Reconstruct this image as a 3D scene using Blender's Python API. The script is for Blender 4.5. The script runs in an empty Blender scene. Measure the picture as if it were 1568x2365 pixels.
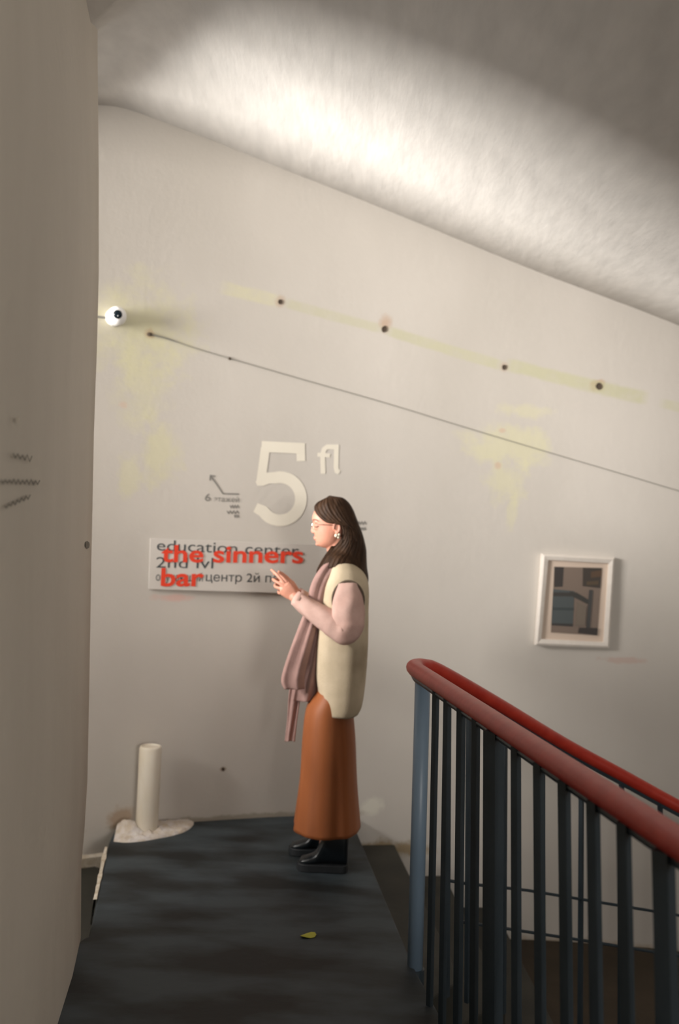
import bpy, bmesh, math, random
from mathutils import Vector, Matrix, noise
random.seed(4)
PI = math.pi
S = bpy.context.scene
COL = S.collection

# ------------------------------------------------------------------ camera
ROLL = math.radians(2.7)
FPX = 35.0 / 36.0 * 2365.0
EYE = 1.62
cam_data = bpy.data.cameras.new('camera')
cam_data.lens = 35.0
cam_data.sensor_width = 36.0
cam_data.clip_start = 0.05
cam_data.dof.use_dof = True
cam_data.dof.focus_distance = 3.05
cam_data.dof.aperture_fstop = 2.1
cam = bpy.data.objects.new('camera', cam_data)
COL.objects.link(cam)
cam.matrix_world = Matrix.Translation((0, 0, EYE)) @ Matrix.Rotation(PI / 2, 4, 'X') @ Matrix.Rotation(ROLL, 4, 'Z')
S.camera = cam

# ------------------------------------------------------------------ view and world
S.view_settings.view_transform = 'Standard'
S.view_settings.look = 'None'
S.view_settings.gamma = 1.0
S.view_settings.use_curve_mapping = False
S.view_settings.exposure = 0.08
world = bpy.data.worlds.new('sky'); S.world = world
world.use_nodes = True
bg = world.node_tree.nodes['Background']
bg.inputs[0].default_value = (0.80, 0.90, 1.0, 1)
bg.inputs[1].default_value = 1.2

def area(name, loc, target, sx, sy, watts, color):
    l = bpy.data.lights.new(name, 'AREA'); l.shape = 'RECTANGLE'
    l.size = sx; l.size_y = sy; l.energy = watts; l.color = color
    o = bpy.data.objects.new(name, l); COL.objects.link(o)
    o.location = loc
    o.rotation_euler = (Vector(target) - Vector(loc)).to_track_quat('-Z', 'Y').to_euler()
    return o

CX, CY, R = 1.2, 0.58, 4.9           # the round stairwell
def cyl(deg, r=R):                    # degrees from +Y towards -X
    a = math.radians(deg)
    return Vector((CX - r * math.sin(a), CY + r * math.cos(a), 0))

# daylight through the left window, plus an unseen fill light added behind the camera
win = area('window_daylight', (-4.9, 2.75, 2.3), (-0.6, 4.6, 2.62), 2.6, 1.7, 800, (1.0, 0.955, 0.90))
win.data.spread = math.radians(155)
w2 = cyl(196, R - 0.03); rear = area('rear_fill', (w2.x, w2.y, 1.9), (0.2, 3.4, 4.4), 1.7, 1.5, 125, (1.0, 0.95, 0.88))
rear.data.spread = math.radians(130)

# ------------------------------------------------------------------ helpers
def P(px, py, Y):
    u, v = px - 784.0, py - 1182.5
    c, s = math.cos(ROLL), math.sin(ROLL)
    return Vector(((u * c + v * s) / FPX * Y, Y, EYE - (v * c - u * s) / FPX * Y))

def W(px, py, off=0.0):               # where the line of sight meets the round wall
    d = P(px, py, 1.0) - Vector((0, 0, EYE))
    r = R - off
    a = d.x ** 2 + d.y ** 2
    b = -2 * (d.x * CX + d.y * CY)
    c = CX ** 2 + CY ** 2 - r * r
    t = (-b + math.sqrt(b * b - 4 * a * c)) / (2 * a)
    return Vector((d.x * t, d.y * t, EYE + d.z * t))

def tag(o, label=None, cat=None, group=None, kind=None):
    if label: o['label'] = label
    if cat: o['category'] = cat
    if group: o['group'] = group
    if kind: o['kind'] = kind
    return o

def empty(name, loc, **k):
    o = bpy.data.objects.new(name, None); COL.objects.link(o)
    o.location = loc; o.empty_display_size = 0.1
    tag(o, **k)
    return o

def mesh(name, verts, faces, mat, parent=None, smooth=False, **k):
    me = bpy.data.meshes.new(name)
    org = Vector(parent.matrix_world.translation) if parent is not None else Vector((0, 0, 0))
    if parent is not None:
        p = parent; org = Vector((0, 0, 0))
        while p is not None:
            org += Vector(p.location); p = p.parent
    me.from_pydata([tuple(Vector(v) - org) for v in verts], [], faces)
    me.update()
    bm = bmesh.new(); bm.from_mesh(me)
    bmesh.ops.recalc_face_normals(bm, faces=bm.faces); bm.to_mesh(me); bm.free()
    if smooth:
        for f in me.polygons: f.use_smooth = True
    if mat is not None: me.materials.append(mat)
    o = bpy.data.objects.new(name, me); COL.objects.link(o)
    if parent is not None: o.parent = parent
    tag(o, **k)
    return o

def solid(o, t, off=-1):
    m = o.modifiers.new('thickness', 'SOLIDIFY'); m.thickness = t; m.offset = off
    return o

def bevel(o, w, n=2):
    m = o.modifiers.new('bevel', 'BEVEL'); m.width = w; m.segments = n; m.limit_method = 'ANGLE'
    return o

class Geo:
    def __init__(s): s.v = []; s.f = []
    def add(s, v, f):
        n = len(s.v); s.v += [Vector(p) for p in v]; s.f += [tuple(i + n for i in q) for q in f]
    def tube(s, pts, rad, n=12, flat=1.0, flatdir=None, cap=True):
        pts = [Vector(p) for p in pts]; m = len(pts)
        if not hasattr(rad, '__len__'): rad = [rad] * m
        rings = []
        up = None
        vs = []
        for i, p in enumerate(pts):
            t = (pts[min(i + 1, m - 1)] - pts[max(i - 1, 0)]).normalized()
            if up is None:
                ref = Vector(flatdir) if flatdir is not None else (Vector((0, 0, 1)) if abs(t.z) < 0.9 else Vector((1, 0, 0)))
                up = (ref - t * ref.dot(t)).normalized()
            else:
                ref = Vector(flatdir) if flatdir is not None else up
                up = (ref - t * ref.dot(t)).normalized()
            sd = t.cross(up)
            for k in range(n):
                a = 2 * PI * k / n
                vs.append(p + sd * math.cos(a) * rad[i] + up * math.sin(a) * rad[i] * flat)
        fs = []
        for i in range(m - 1):
            for k in range(n):
                fs.append((i * n + k, i * n + (k + 1) % n, (i + 1) * n + (k + 1) % n, (i + 1) * n + k))
        if cap:
            fs.append(tuple(range(n - 1, -1, -1))); fs.append(tuple((m - 1) * n + k for k in range(n)))
        s.add(vs, fs)
    def ball(s, c, rx, ry, rz, n=14, m=9, rot=None):
        c = Vector(c); vs = []; fs = []
        for i in range(m + 1):
            th = PI * i / m
            for k in range(n):
                a = 2 * PI * k / n
                p = Vector((rx * math.sin(th) * math.cos(a), ry * math.sin(th) * math.sin(a), rz * math.cos(th)))
                if rot is not None: p = rot @ p
                vs.append(c + p)
        for i in range(m):
            for k in range(n):
                fs.append((i * n + k, i * n + (k + 1) % n, (i + 1) * n + (k + 1) % n, (i + 1) * n + k))
        s.add(vs, fs)
    def box(s, c, sx, sy, sz, rz=0):
        c = Vector(c); M = Matrix.Rotation(rz, 3, 'Z')
        vs = [c + M @ Vector((x * sx / 2, y * sy / 2, z * sz / 2)) for x in (-1, 1) for y in (-1, 1) for z in (-1, 1)]
        s.add(vs, [(0, 1, 3, 2), (4, 6, 7, 5), (0, 4, 5, 1), (2, 3, 7, 6), (0, 2, 6, 4), (1, 5, 7, 3)])
    def prism(s, poly, z0, z1):
        n = len(poly)
        vs = [Vector((p[0], p[1], z0)) for p in poly] + [Vector((p[0], p[1], z1)) for p in poly]
        fs = [tuple(range(n - 1, -1, -1)), tuple(range(n, 2 * n))]
        fs += [(i, (i + 1) % n, n + (i + 1) % n, n + i) for i in range(n)]
        s.add(vs, fs)
    def grid(s, rows, closed=False, capends=False):
        n = len(rows[0]); m = len(rows); vs = [p for r in rows for p in r]; fs = []
        for i in range(m - 1):
            for k in range(n if closed else n - 1):
                fs.append((i * n + k, i * n + (k + 1) % n, (i + 1) * n + (k + 1) % n, (i + 1) * n + k))
        if capends:
            fs.append(tuple(range(n - 1, -1, -1))); fs.append(tuple((m - 1) * n + k for k in range(n)))
        s.add(vs, fs)
    def build(s, name, mat, parent=None, smooth=False, **k):
        return mesh(name, s.v, s.f, mat, parent, smooth, **k)

def interp(keys, x):                  # smooth interpolation through (x, value...) keys
    if x <= keys[0][0]: return list(keys[0][1:])
    if x >= keys[-1][0]: return list(keys[-1][1:])
    for i in range(len(keys) - 1):
        a, b = keys[i], keys[i + 1]
        if a[0] <= x <= b[0]:
            t = (x - a[0]) / (b[0] - a[0])
            p = keys[max(i - 1, 0)]; q = keys[min(i + 2, len(keys) - 1)]
            out = []
            for j in range(1, len(a)):
                m0 = (b[j] - p[j]) / (b[0] - p[0]) * (b[0] - a[0])
                m1 = (q[j] - a[j]) / (q[0] - a[0]) * (b[0] - a[0])
                t2, t3 = t * t, t * t * t
                out.append((2*t3 - 3*t2 + 1) * a[j] + (t3 - 2*t2 + t) * m0 + (-2*t3 + 3*t2) * b[j] + (t3 - t2) * m1)
            return out

def path(pts, n):                     # resample a list of tuples smoothly
    keys = [(i,) + tuple(p) for i, p in enumerate(pts)]
    return [interp(keys, (len(pts) - 1) * k / (n - 1)) for k in range(n)]

# ------------------------------------------------------------------ materials
def new_mat(name, color, rough=0.7, metal=0.0, spec=0.5):
    m = bpy.data.materials.new(name); m.use_nodes = True
    b = m.node_tree.nodes['Principled BSDF']
    b.inputs['Base Color'].default_value = (*color, 1); b.inputs['Roughness'].default_value = rough
    b.inputs['Metallic'].default_value = metal
    b.inputs['Specular IOR Level'].default_value = spec
    return m

def N(nt, t, **k):
    n = nt.nodes.new(t)
    for a, b in k.items(): setattr(n, a, b)
    return n

def math_node(nt, op, a, b=None, clamp=False):
    n = N(nt, 'ShaderNodeMath', operation=op); n.use_clamp = clamp
    for i, x in enumerate((a, b)):
        if x is None: continue
        if isinstance(x, (int, float)): n.inputs[i].default_value = x
        else: nt.links.new(x, n.inputs[i])
    return n.outputs[0]

def noise_mat(name, c1, c2, scale=(8, 8, 8), rough=0.7, bump=0.1, bscale=60, detail=6, dist=0.004, metal=0, spec=0.5, lo=0.35, hi=0.65, rvar=0):
    m = new_mat(name, c1, rough, metal, spec); nt = m.node_tree; b = nt.nodes['Principled BSDF']
    g = N(nt, 'ShaderNodeNewGeometry')
    mp = N(nt, 'ShaderNodeMapping'); mp.inputs['Scale'].default_value = scale
    nt.links.new(g.outputs['Position'], mp.inputs[0])
    n = N(nt, 'ShaderNodeTexNoise'); n.inputs['Scale'].default_value = 1; n.inputs['Detail'].default_value = detail
    nt.links.new(mp.outputs[0], n.inputs['Vector'])
    r = N(nt, 'ShaderNodeMapRange'); r.inputs[1].default_value = lo; r.inputs[2].default_value = hi
    nt.links.new(n.outputs['Fac'], r.inputs[0])
    mx = N(nt, 'ShaderNodeMix', data_type='RGBA')
    mx.inputs[6].default_value = (*c1, 1); mx.inputs[7].default_value = (*c2, 1)
    nt.links.new(r.outputs[0], mx.inputs[0]); nt.links.new(mx.outputs[2], b.inputs['Base Color'])
    if bump:
        n2 = N(nt, 'ShaderNodeTexNoise'); n2.inputs['Scale'].default_value = bscale; n2.inputs['Detail'].default_value = 4
        nt.links.new(g.outputs['Position'], n2.inputs['Vector'])
        bp = N(nt, 'ShaderNodeBump'); bp.inputs['Strength'].default_value = bump; bp.inputs['Distance'].default_value = dist
        nt.links.new(n2.outputs['Fac'], bp.inputs['Height']); nt.links.new(bp.outputs[0], b.inputs['Normal'])
    if rvar:
        rr = N(nt, 'ShaderNodeMapRange'); rr.inputs[3].default_value = rough - rvar; rr.inputs[4].default_value = rough + rvar
        nt.links.new(n.outputs['Fac'], rr.inputs[0]); nt.links.new(rr.outputs[0], b.inputs['Roughness'])
    return m

def paint_wall(name, base, dark, stains_and_tints=(), bands=(), marks=()):
    """painted plaster: broad mottling, fine bump and stains of their own shape"""
    m = noise_mat(name, base, dark, (1.1, 1.1, 0.6), 0.85, 0.35, 35, 5, 0.003, lo=0.3, hi=0.75)
    nt = m.node_tree; b = nt.nodes['Principled BSDF']
    cur = b.inputs['Base Color'].links[0].from_socket
    g = N(nt, 'ShaderNodeNewGeometry'); sep = N(nt, 'ShaderNodeSeparateXYZ'); nt.links.new(g.outputs['Position'], sep.inputs[0])
    X, Z = sep.outputs[0], sep.outputs[2]
    nz = N(nt, 'ShaderNodeTexNoise'); nz.inputs['Scale'].default_value = 9; nz.inputs['Detail'].default_value = 7; nz.inputs['Roughness'].default_value = .65
    nt.links.new(g.outputs['Position'], nz.inputs['Vector'])
    nf = math_node(nt, 'MULTIPLY', math_node(nt, 'SUBTRACT', nz.outputs['Fac'], 0.5), 2.6)
    def blend(mask, col, amt):
        nonlocal cur
        mx = N(nt, 'ShaderNodeMix', data_type='RGBA')
        nt.links.new(math_node(nt, 'MULTIPLY', mask, amt), mx.inputs[0])
        nt.links.new(cur, mx.inputs[6]); mx.inputs[7].default_value = (*col, 1)
        cur = mx.outputs[2]
    for (cx, cz, rx, rz, col, amt, hard) in stains_and_tints:
        dx = math_node(nt, 'DIVIDE', math_node(nt, 'SUBTRACT', X, cx), rx)
        dz = math_node(nt, 'DIVIDE', math_node(nt, 'SUBTRACT', Z, cz), rz)
        d = math_node(nt, 'SQRT', math_node(nt, 'ADD', math_node(nt, 'MULTIPLY', dx, dx), math_node(nt, 'MULTIPLY', dz, dz)))
        e = math_node(nt, 'ADD', d, nf)
        k = math_node(nt, 'MULTIPLY', math_node(nt, 'SUBTRACT', 1.15, e), hard * .7, clamp=True)
        blend(k, col, amt)
    for (x0, z0, x1, z1, hw, col, amt) in bands:
        L = math.hypot(x1 - x0, z1 - z0); ux, uz = (x1 - x0) / L, (z1 - z0) / L
        rx = math_node(nt, 'SUBTRACT', X, x0); rz = math_node(nt, 'SUBTRACT', Z, z0)
        al = math_node(nt, 'ADD', math_node(nt, 'MULTIPLY', rx, ux), math_node(nt, 'MULTIPLY', rz, uz))
        ac = math_node(nt, 'ABSOLUTE', math_node(nt, 'ADD', math_node(nt, 'MULTIPLY', rx, -uz), math_node(nt, 'MULTIPLY', rz, ux)))
        k1 = math_node(nt, 'MULTIPLY', math_node(nt, 'SUBTRACT', hw, math_node(nt, 'ADD', ac, math_node(nt, 'MULTIPLY', nf, hw * 0.3))), 2.5 / hw, clamp=True)
        k2 = math_node(nt, 'MULTIPLY', al, 20, clamp=True); k3 = math_node(nt, 'MULTIPLY', math_node(nt, 'SUBTRACT', L, al), 20, clamp=True)
        nzp = math_node(nt, 'ADD', 0.95, nf, clamp=True)
        blend(math_node(nt, 'MULTIPLY', math_node(nt, 'MULTIPLY', k1, k2), math_node(nt, 'MULTIPLY', k3, nzp)), col, amt)
    nt.links.new(cur, b.inputs['Base Color'])
    return m

YEL = (0.63, 0.60, 0.36); YL2 = (0.50, 0.485, 0.32); RUST = (0.42, 0.22, 0.10); GRIME = (0.22, 0.18, 0.11)
def st(px, py, rx, ry, col, amt, hard=2.5):
    w = W(px, py); k = 5.2 / FPX
    return (w.x, w.z, rx * k, ry * k, col, amt, hard)
stains_and_tints = [
    st(330, 760, 120, 110, YEL, .55, 1.6), st(330, 880, 60, 120, YEL, .4, 1.6), st(370, 1040, 45, 75, YEL, .5, 2),
    st(300, 1090, 25, 60, YEL, .4), st(1170, 1030, 115, 50, YEL, .5, 2.2), st(1165, 1110, 50, 55, YEL, .45, 2.2),
    st(1210, 950, 60, 18, YEL, .4), st(1180, 1190, 14, 50, YEL, .35), st(860, 1862, 26, 24, (.75, .73, .62), .5),
    st(890, 750, 16, 24, RUST, .5, 2), st(1382, 890, 20, 16, RUST, .7, 3), st(648, 697, 12, 14, RUST, .35), st(1165, 848, 12, 12, RUST, .3), st(345, 772, 12, 10, RUST, .4),
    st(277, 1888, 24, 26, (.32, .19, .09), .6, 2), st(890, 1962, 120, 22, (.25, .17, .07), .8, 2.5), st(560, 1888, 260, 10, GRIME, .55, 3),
    st(1440, 1525, 60, 8, (.5, .22, .16), .3), st(405, 1380, 45, 9, (.75, .30, .24), .35, 2),  # the second one is a faint reddish tint below the sign board
    st(1160, 995, 9, 6, (.55, .35, .25), .5), st(1150, 1075, 9, 9, (.55, .35, .25), .5), st(285, 935, 10, 9, (.6, .4, .3), .4),
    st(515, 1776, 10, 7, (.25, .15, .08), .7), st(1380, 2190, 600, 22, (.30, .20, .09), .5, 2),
]
def bd(x0, y0, x1, y1, h, col, amt):
    a, b = W(x0, y0), W(x1, y1); return (a.x, a.z, b.x, b.z, h * 1.35 * 5.3 / FPX, col, amt * 1.05)
bands = [bd(505, 662, 650, 697, 13, YEL, .45), bd(650, 697, 888, 762, 10, YL2, .5), bd(888, 762, 1165, 846, 11, YL2, .65),
         bd(1165, 840, 1500, 922, 14, YL2, .75), bd(1520, 928, 1620, 955, 10, YL2, .5)]
M = {}
M['wall'] = paint_wall('painted_plaster', (0.585, 0.545, 0.50), (0.48, 0.445, 0.40), stains_and_tints, bands)
M['wall_l'] = noise_mat('rubbed_plaster', (0.62, 0.56, 0.48), (0.53, 0.475, 0.40), (3, 1.2, 0.5), 0.8, 0.5, 22, 6, 0.006)
M['soffit'] = noise_mat('brushed_whitewash', (0.67, 0.645, 0.615), (0.58, 0.56, 0.535), (14, 4, 2), 0.9, 0.0, lo=0.3, hi=0.72)
nt = M['soffit'].node_tree
g = N(nt, 'ShaderNodeNewGeometry'); mp = N(nt, 'ShaderNodeMapping'); mp.inputs['Scale'].default_value = (34, 7.0, 4)
n2 = N(nt, 'ShaderNodeTexNoise'); n2.inputs['Scale'].default_value = 1; n2.inputs['Detail'].default_value = 5
bp = N(nt, 'ShaderNodeBump'); bp.inputs['Strength'].default_value = .35; bp.inputs['Distance'].default_value = .006
nt.links.new(g.outputs['Position'], mp.inputs[0]); nt.links.new(mp.outputs[0], n2.inputs['Vector'])
nt.links.new(n2.outputs['Fac'], bp.inputs['Height']); nt.links.new(bp.outputs[0], nt.nodes['Principled BSDF'].inputs['Normal'])
M['floor'] = noise_mat('dark_floor_paint', (0.010, 0.012, 0.013), (0.045, 0.058, 0.068), (2.2, 5.5, 3), 0.62, 0.3, 30, 8, 0.003, spec=0.35, lo=.38, hi=.62)
M['step'] = noise_mat('worn_step_paint', (0.022, 0.021, 0.016), (0.035, 0.033, 0.025), (5, 5, 5), 0.7, 0.3, 30, 6)
M['lower'] = noise_mat('brown_lower_floor', (0.032, 0.021, 0.010), (0.045, 0.03, 0.016), (4, 4, 4), 0.75, 0.3, 30, 6)
M['white_debris'] = noise_mat('crumbled_plaster', (0.72, 0.68, 0.66), (0.58, 0.50, 0.40), (25, 25, 25), 0.95, 0.8, 80, 5, 0.006)
M['pipe'] = noise_mat('white_pipe', (0.74, 0.69, 0.60), (0.66, 0.58, 0.45), (10, 10, 3), 0.5, 0.1, 20)
M['red'] = noise_mat('red_handrail_plastic', (0.47, 0.040, 0.022), (0.40, 0.028, 0.016), (20, 20, 20), 0.42, 0.15, 50, spec=0.5)
M['steel'] = noise_mat('blue_black_steel_paint', (0.020, 0.030, 0.038), (0.03, 0.042, 0.052), (20, 20, 5), 0.45, 0.1, 60, spec=0.5)
M['post'] = noise_mat('blue_grey_post_paint', (0.15, 0.21, 0.28), (0.17, 0.235, 0.31), (20, 20, 5), 0.42, 0.1, 60)
M['cream'] = new_mat('cream_wall_lettering', (0.76, 0.71, 0.61), 0.8)
M['black'] = new_mat('black_letter', (0.05, 0.058, 0.062), 0.7)
M['grey_letter'] = new_mat('faded_grey_lettering', (0.20, 0.19, 0.175), 0.8)
M['redletter'] = new_mat('red_lettering', (0.74, 0.06, 0.028), 0.8, 0, .2)
M['board'] = noise_mat('sign_board', (0.585, 0.545, 0.505), (0.56, 0.52, 0.48), (4, 4, 4), 0.6, 0.0)
M['frame'] = noise_mat('white_frame_paint', (0.74, 0.68, 0.62), (0.70, 0.64, 0.58), (30, 30, 30), 0.45, 0.1, 60)
M['mat'] = new_mat('picture_mount', (0.62, 0.50, 0.41), 0.9)
M['plastic'] = new_mat('white_plastic', (0.86, 0.85, 0.84), 0.35)
M['glassdark'] = new_mat('dark_lens', (0.004, 0.010, 0.016), 0.12)
M['wire'] = new_mat('grey_wire', (0.25, 0.24, 0.21), 0.7)
M['hole'] = new_mat('dark_hole', (0.07, 0.05, 0.035), 0.95)
M['chip'] = noise_mat('chipped_plaster', (0.62, 0.57, 0.49), (0.45, 0.38, 0.28), (30, 30, 30), 0.9, 0.4, 50)
M['scrawl'] = new_mat('faded_pencil', (0.19, 0.17, 0.14), 0.9)
M['yellow'] = new_mat('yellow_scrap', (0.42, 0.40, 0.035), 0.6)
M['skin'] = noise_mat('skin', (0.56, 0.265, 0.185), (0.50, 0.225, 0.155), (18, 18, 18), 0.5, 0.1, 120, spec=.4)
M['skin'].node_tree.nodes['Principled BSDF'].inputs['Subsurface Weight'].default_value = 0.12
M['skin'].node_tree.nodes['Principled BSDF'].inputs['Subsurface Radius'].default_value = (0.01, 0.004, 0.002)
M['hair'] = noise_mat('dark_brown_hair', (0.026, 0.0125, 0.006), (0.05, 0.024, 0.011), (60, 60, 8), 0.6, 0.4, 150, spec=.18)
M['vest'] = noise_mat('cream_knit', (0.55, 0.455, 0.33), (0.47, 0.385, 0.27), (12, 12, 12), 0.95, 0.5, 160, 3, 0.003, spec=.15)
M['shirt'] = noise_mat('pale_pink_cotton', (0.56, 0.375, 0.325), (0.47, 0.30, 0.255), (14, 14, 14), 0.85, 0.25, 120, spec=.2)
M['scarf'] = noise_mat('mauve_scarf_wool', (0.36, 0.225, 0.20), (0.30, 0.185, 0.165), (16, 16, 16), 0.95, 0.4, 150, spec=.1)
M['skirt'] = noise_mat('rust_satin', (0.34, 0.105, 0.032), (0.285, 0.085, 0.025), (14, 14, 3), 0.55, 0.15, 60, spec=.35)
M['trim'] = new_mat('dark_knit_edge', (0.10, 0.072, 0.05), 0.95)
M['shoe'] = new_mat('black_polished_leather', (0.006, 0.009, 0.012), 0.28)
M['sole'] = new_mat('black_rubber', (0.010, 0.012, 0.015), 0.6)
M['pearl'] = new_mat('pearl', (0.85, 0.76, 0.60), 0.2)
M['gold'] = new_mat('thin_metal', (0.75, 0.66, 0.55), 0.25, 1.0)
M['lip'] = new_mat('lips', (0.50, 0.14, 0.11), 0.45)
M['eye'] = new_mat('dark_lashes', (0.03, 0.016, 0.012), 0.6)
M['windowframe'] = new_mat('white_window_frame', (0.7, 0.7, 0.68), 0.5)

# ------------------------------------------------------------------ structure
ZB, ZT = -3.3, 5.4
def wall_arc(name, a0, a1, step, openings, mat):
    geo = Geo(); n = int(round((a1 - a0) / step))
    zs = sorted(set([ZB, ZT, -1, 0, 1, 2, 3, 4] + [z for o in openings for z in (o[2], o[3])]))
    idx = {}
    def vid(i, z):
        if (i, z) not in idx:
            p = cyl(a0 + i * step); idx[(i, z)] = len(geo.v); geo.v.append(Vector((p.x, p.y, z)))
        return idx[(i, z)]
    for i in range(n):
        am = a0 + (i + .5) * step
        for j in range(len(zs) - 1):
            zm = (zs[j] + zs[j + 1]) / 2
            if any(o[0] < am < o[1] and o[2] < zm < o[3] for o in openings): continue
            geo.f.append((vid(i, zs[j]), vid(i + 1, zs[j]), vid(i + 1, zs[j + 1]), vid(i, zs[j + 1])))
    o = geo.build(name, mat, None, True)
    me = o.data
    c = Vector((CX, CY, 0))
    f = me.polygons[0]
    if f.normal.dot(Vector((f.center.x - CX, f.center.y - CY, 0))) > 0: me.flip_normals()
    solid(o, 0.3, -1)
    return tag(o, kind='structure')
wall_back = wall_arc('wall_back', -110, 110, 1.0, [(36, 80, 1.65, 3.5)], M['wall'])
wall_back['label'] = 'curved pale grey painted stairwell wall with faded yellow patches'
wall_front = wall_arc('wall_front', 110, 250, 2.0, [(186, 206, 1.0, 2.8)], M['wall'])

def window(name, a0, a1, z0, z1):
    root = empty(name, cyl((a0 + a1) / 2, R + .12) + Vector((0, 0, z0)), kind='structure')
    geo = Geo()
    for a in (a0 + .4, (a0 + a1) / 2, a1 - .4):
        p = cyl(a, R + .12); geo.tube([p + Vector((0, 0, z0)), p + Vector((0, 0, z1))], 0.03, 4)
    geo.build('mullion', M['windowframe'], root)
    geo = Geo()
    for z in (z0 + .03, z0 + (z1 - z0) * .7, z1 - .03):
        geo.tube([cyl(a0 + (a1 - a0) * k / 8, R + .12) + Vector((0, 0, z)) for k in range(9)], 0.03, 4)
    geo.build('window_frame', M['windowframe'], root)
window('window_1', 36, 80, 1.65, 3.5)
window('added_rear_window', 186, 206, 1.0, 2.8)  # unseen rear window, added to go with the fill light

# landing slab, reaching back under the camera
edge_far, edge_post = Vector((0.125, 5.40)), Vector((0.344, 3.60))
well = [(0.344, 3.58), (0.50, 2.70), (0.655, 1.753), (0.78, 0.9), (0.98, -0.6), (1.1, -1.6)]
poly = []
for a in range(13, 31): p = cyl(a, R - .005); poly.append((p.x, p.y))
poly = [(edge_far.x, edge_far.y)] + [q for q in poly if q[0] < .12 and q[0] > -1.0]
poly += [(-1.035, 4.92), (-1.022, 4.74), (-0.858, 3.71), (-0.90, 3.60)]
for a in range(62, 182, 6): p = cyl(a, R - .005); poly.append((p.x, p.y))
poly += [(1.15, -4.2)] + list(reversed(well))
geo = Geo(); geo.prism(poly, -0.22, 0.0)
floor = geo.build('floor', M['floor']); tag(floor, kind='structure'); bevel(floor, .008)
floor['label'] = 'dark grey painted landing floor'

# soffit of the flight above
sof = [(-60, 300), (60, 262), (150, 246), (240, 243), (300, 254), (390, 286), (500, 328), (640, 385), (760, 432), (880, 480), (1000, 529), (1100, 570), (1200, 611), (1300, 650), (1440, 702), (1568, 752), (1700, 806), (1900, 890)]
geo = Geo(); rows = []
def ang(p): return math.degrees(math.atan2(CX - p.x, p.y - CY))
for (x, y) in path(sof, 60):
    p = W(x, y); a = ang(p)
    rows.append([cyl(a, r) + Vector((0, 0, p.z)) for r in (R + .02, 4.2, 3.5, 2.8, 2.1, 1.5)])
a0 = ang(W(*sof[0])); z0 = W(*sof[0]).z
for k, a in enumerate((75, 70, 65, 60, 55, 50, 45)):
    rows.insert(k, [cyl(a, r) + Vector((0, 0, rows[-60][0].z if False else z0)) for r in (R + .02, 4.2, 3.5, 2.8, 2.1, 1.5)])
lasta, lastz = ang(W(*sof[-1])), W(*sof[-1]).z
for k in range(1, 9):
    rows.append([cyl(lasta - 4 * k, r) + Vector((0, 0, lastz - .10 * k)) for r in (R + .02, 4.2, 3.5, 2.8, 2.1, 1.5)])
geo.grid(rows)
ceil = geo.build('ceiling', M['soffit'], None, True)
if ceil.data.polygons[0].normal.z > 0: ceil.data.flip_normals()
solid(ceil, 0.2, -1); tag(ceil, kind='structure')
ceil['label'] = 'whitewashed brushed underside of the flight above'
geo = Geo(); geo.prism([tuple(cyl(a, R + .25).xy) for a in range(0, 360, 10)], ZT, ZT + .15)
tag(geo.build('ceiling', M['wall']), kind='structure')
geo = Geo(); geo.prism([tuple(cyl(a, R + .25).xy) for a in range(0, 360, 10)], ZB - .15, ZB)
tag(geo.build('floor', M['step']), kind='structure')['label'] = 'dark floor at the bottom of the stairwell'

# left wall: runs from its crooked free end towards the camera
prof = [(2600, 120), (2365, 150), (2280, 172), (2160, 190), (2000, 191), (1900, 199), (1800, 205), (1600, 209), (1300, 214), (1000, 220), (800, 227), (640, 231), (400, 231), (200, 229), (0, 228), (-200, 226), (-500, 224)]
rows = []
for (y, x) in prof[2:]:
    p = P(x, y, 3.71)
    d = Vector((0.144, -1.0, 0))
    row = [p + Vector((-0.32, 0.02, 0)), p + Vector((-.16, 0.012, 0)), p + Vector((-.02, 0.004, 0)), p + Vector((0.0, -0.02, 0))]
    for k in range(1, 13): row.append(Vector((p.x, p.y, p.z)) + d * (0.32 * k) + Vector((0.004 * math.sin(k * 2.1 + p.z * 3), 0, 0)))
    rows.append(row)
base = [Vector((v.x, v.y, -0.22)) for v in rows[0]]
rows = [base] + [r for r in rows if r[0].z > -0.2]
top = [Vector((v.x, v.y, ZT)) for v in rows[-1]]
rows.append(top)
geo = Geo(); geo.grid(rows)
wl = geo.build('wall_left', M['wall_l'], None, True)
if wl.data.polygons[-1].normal.x < 0: wl.data.flip_normals()
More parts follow.
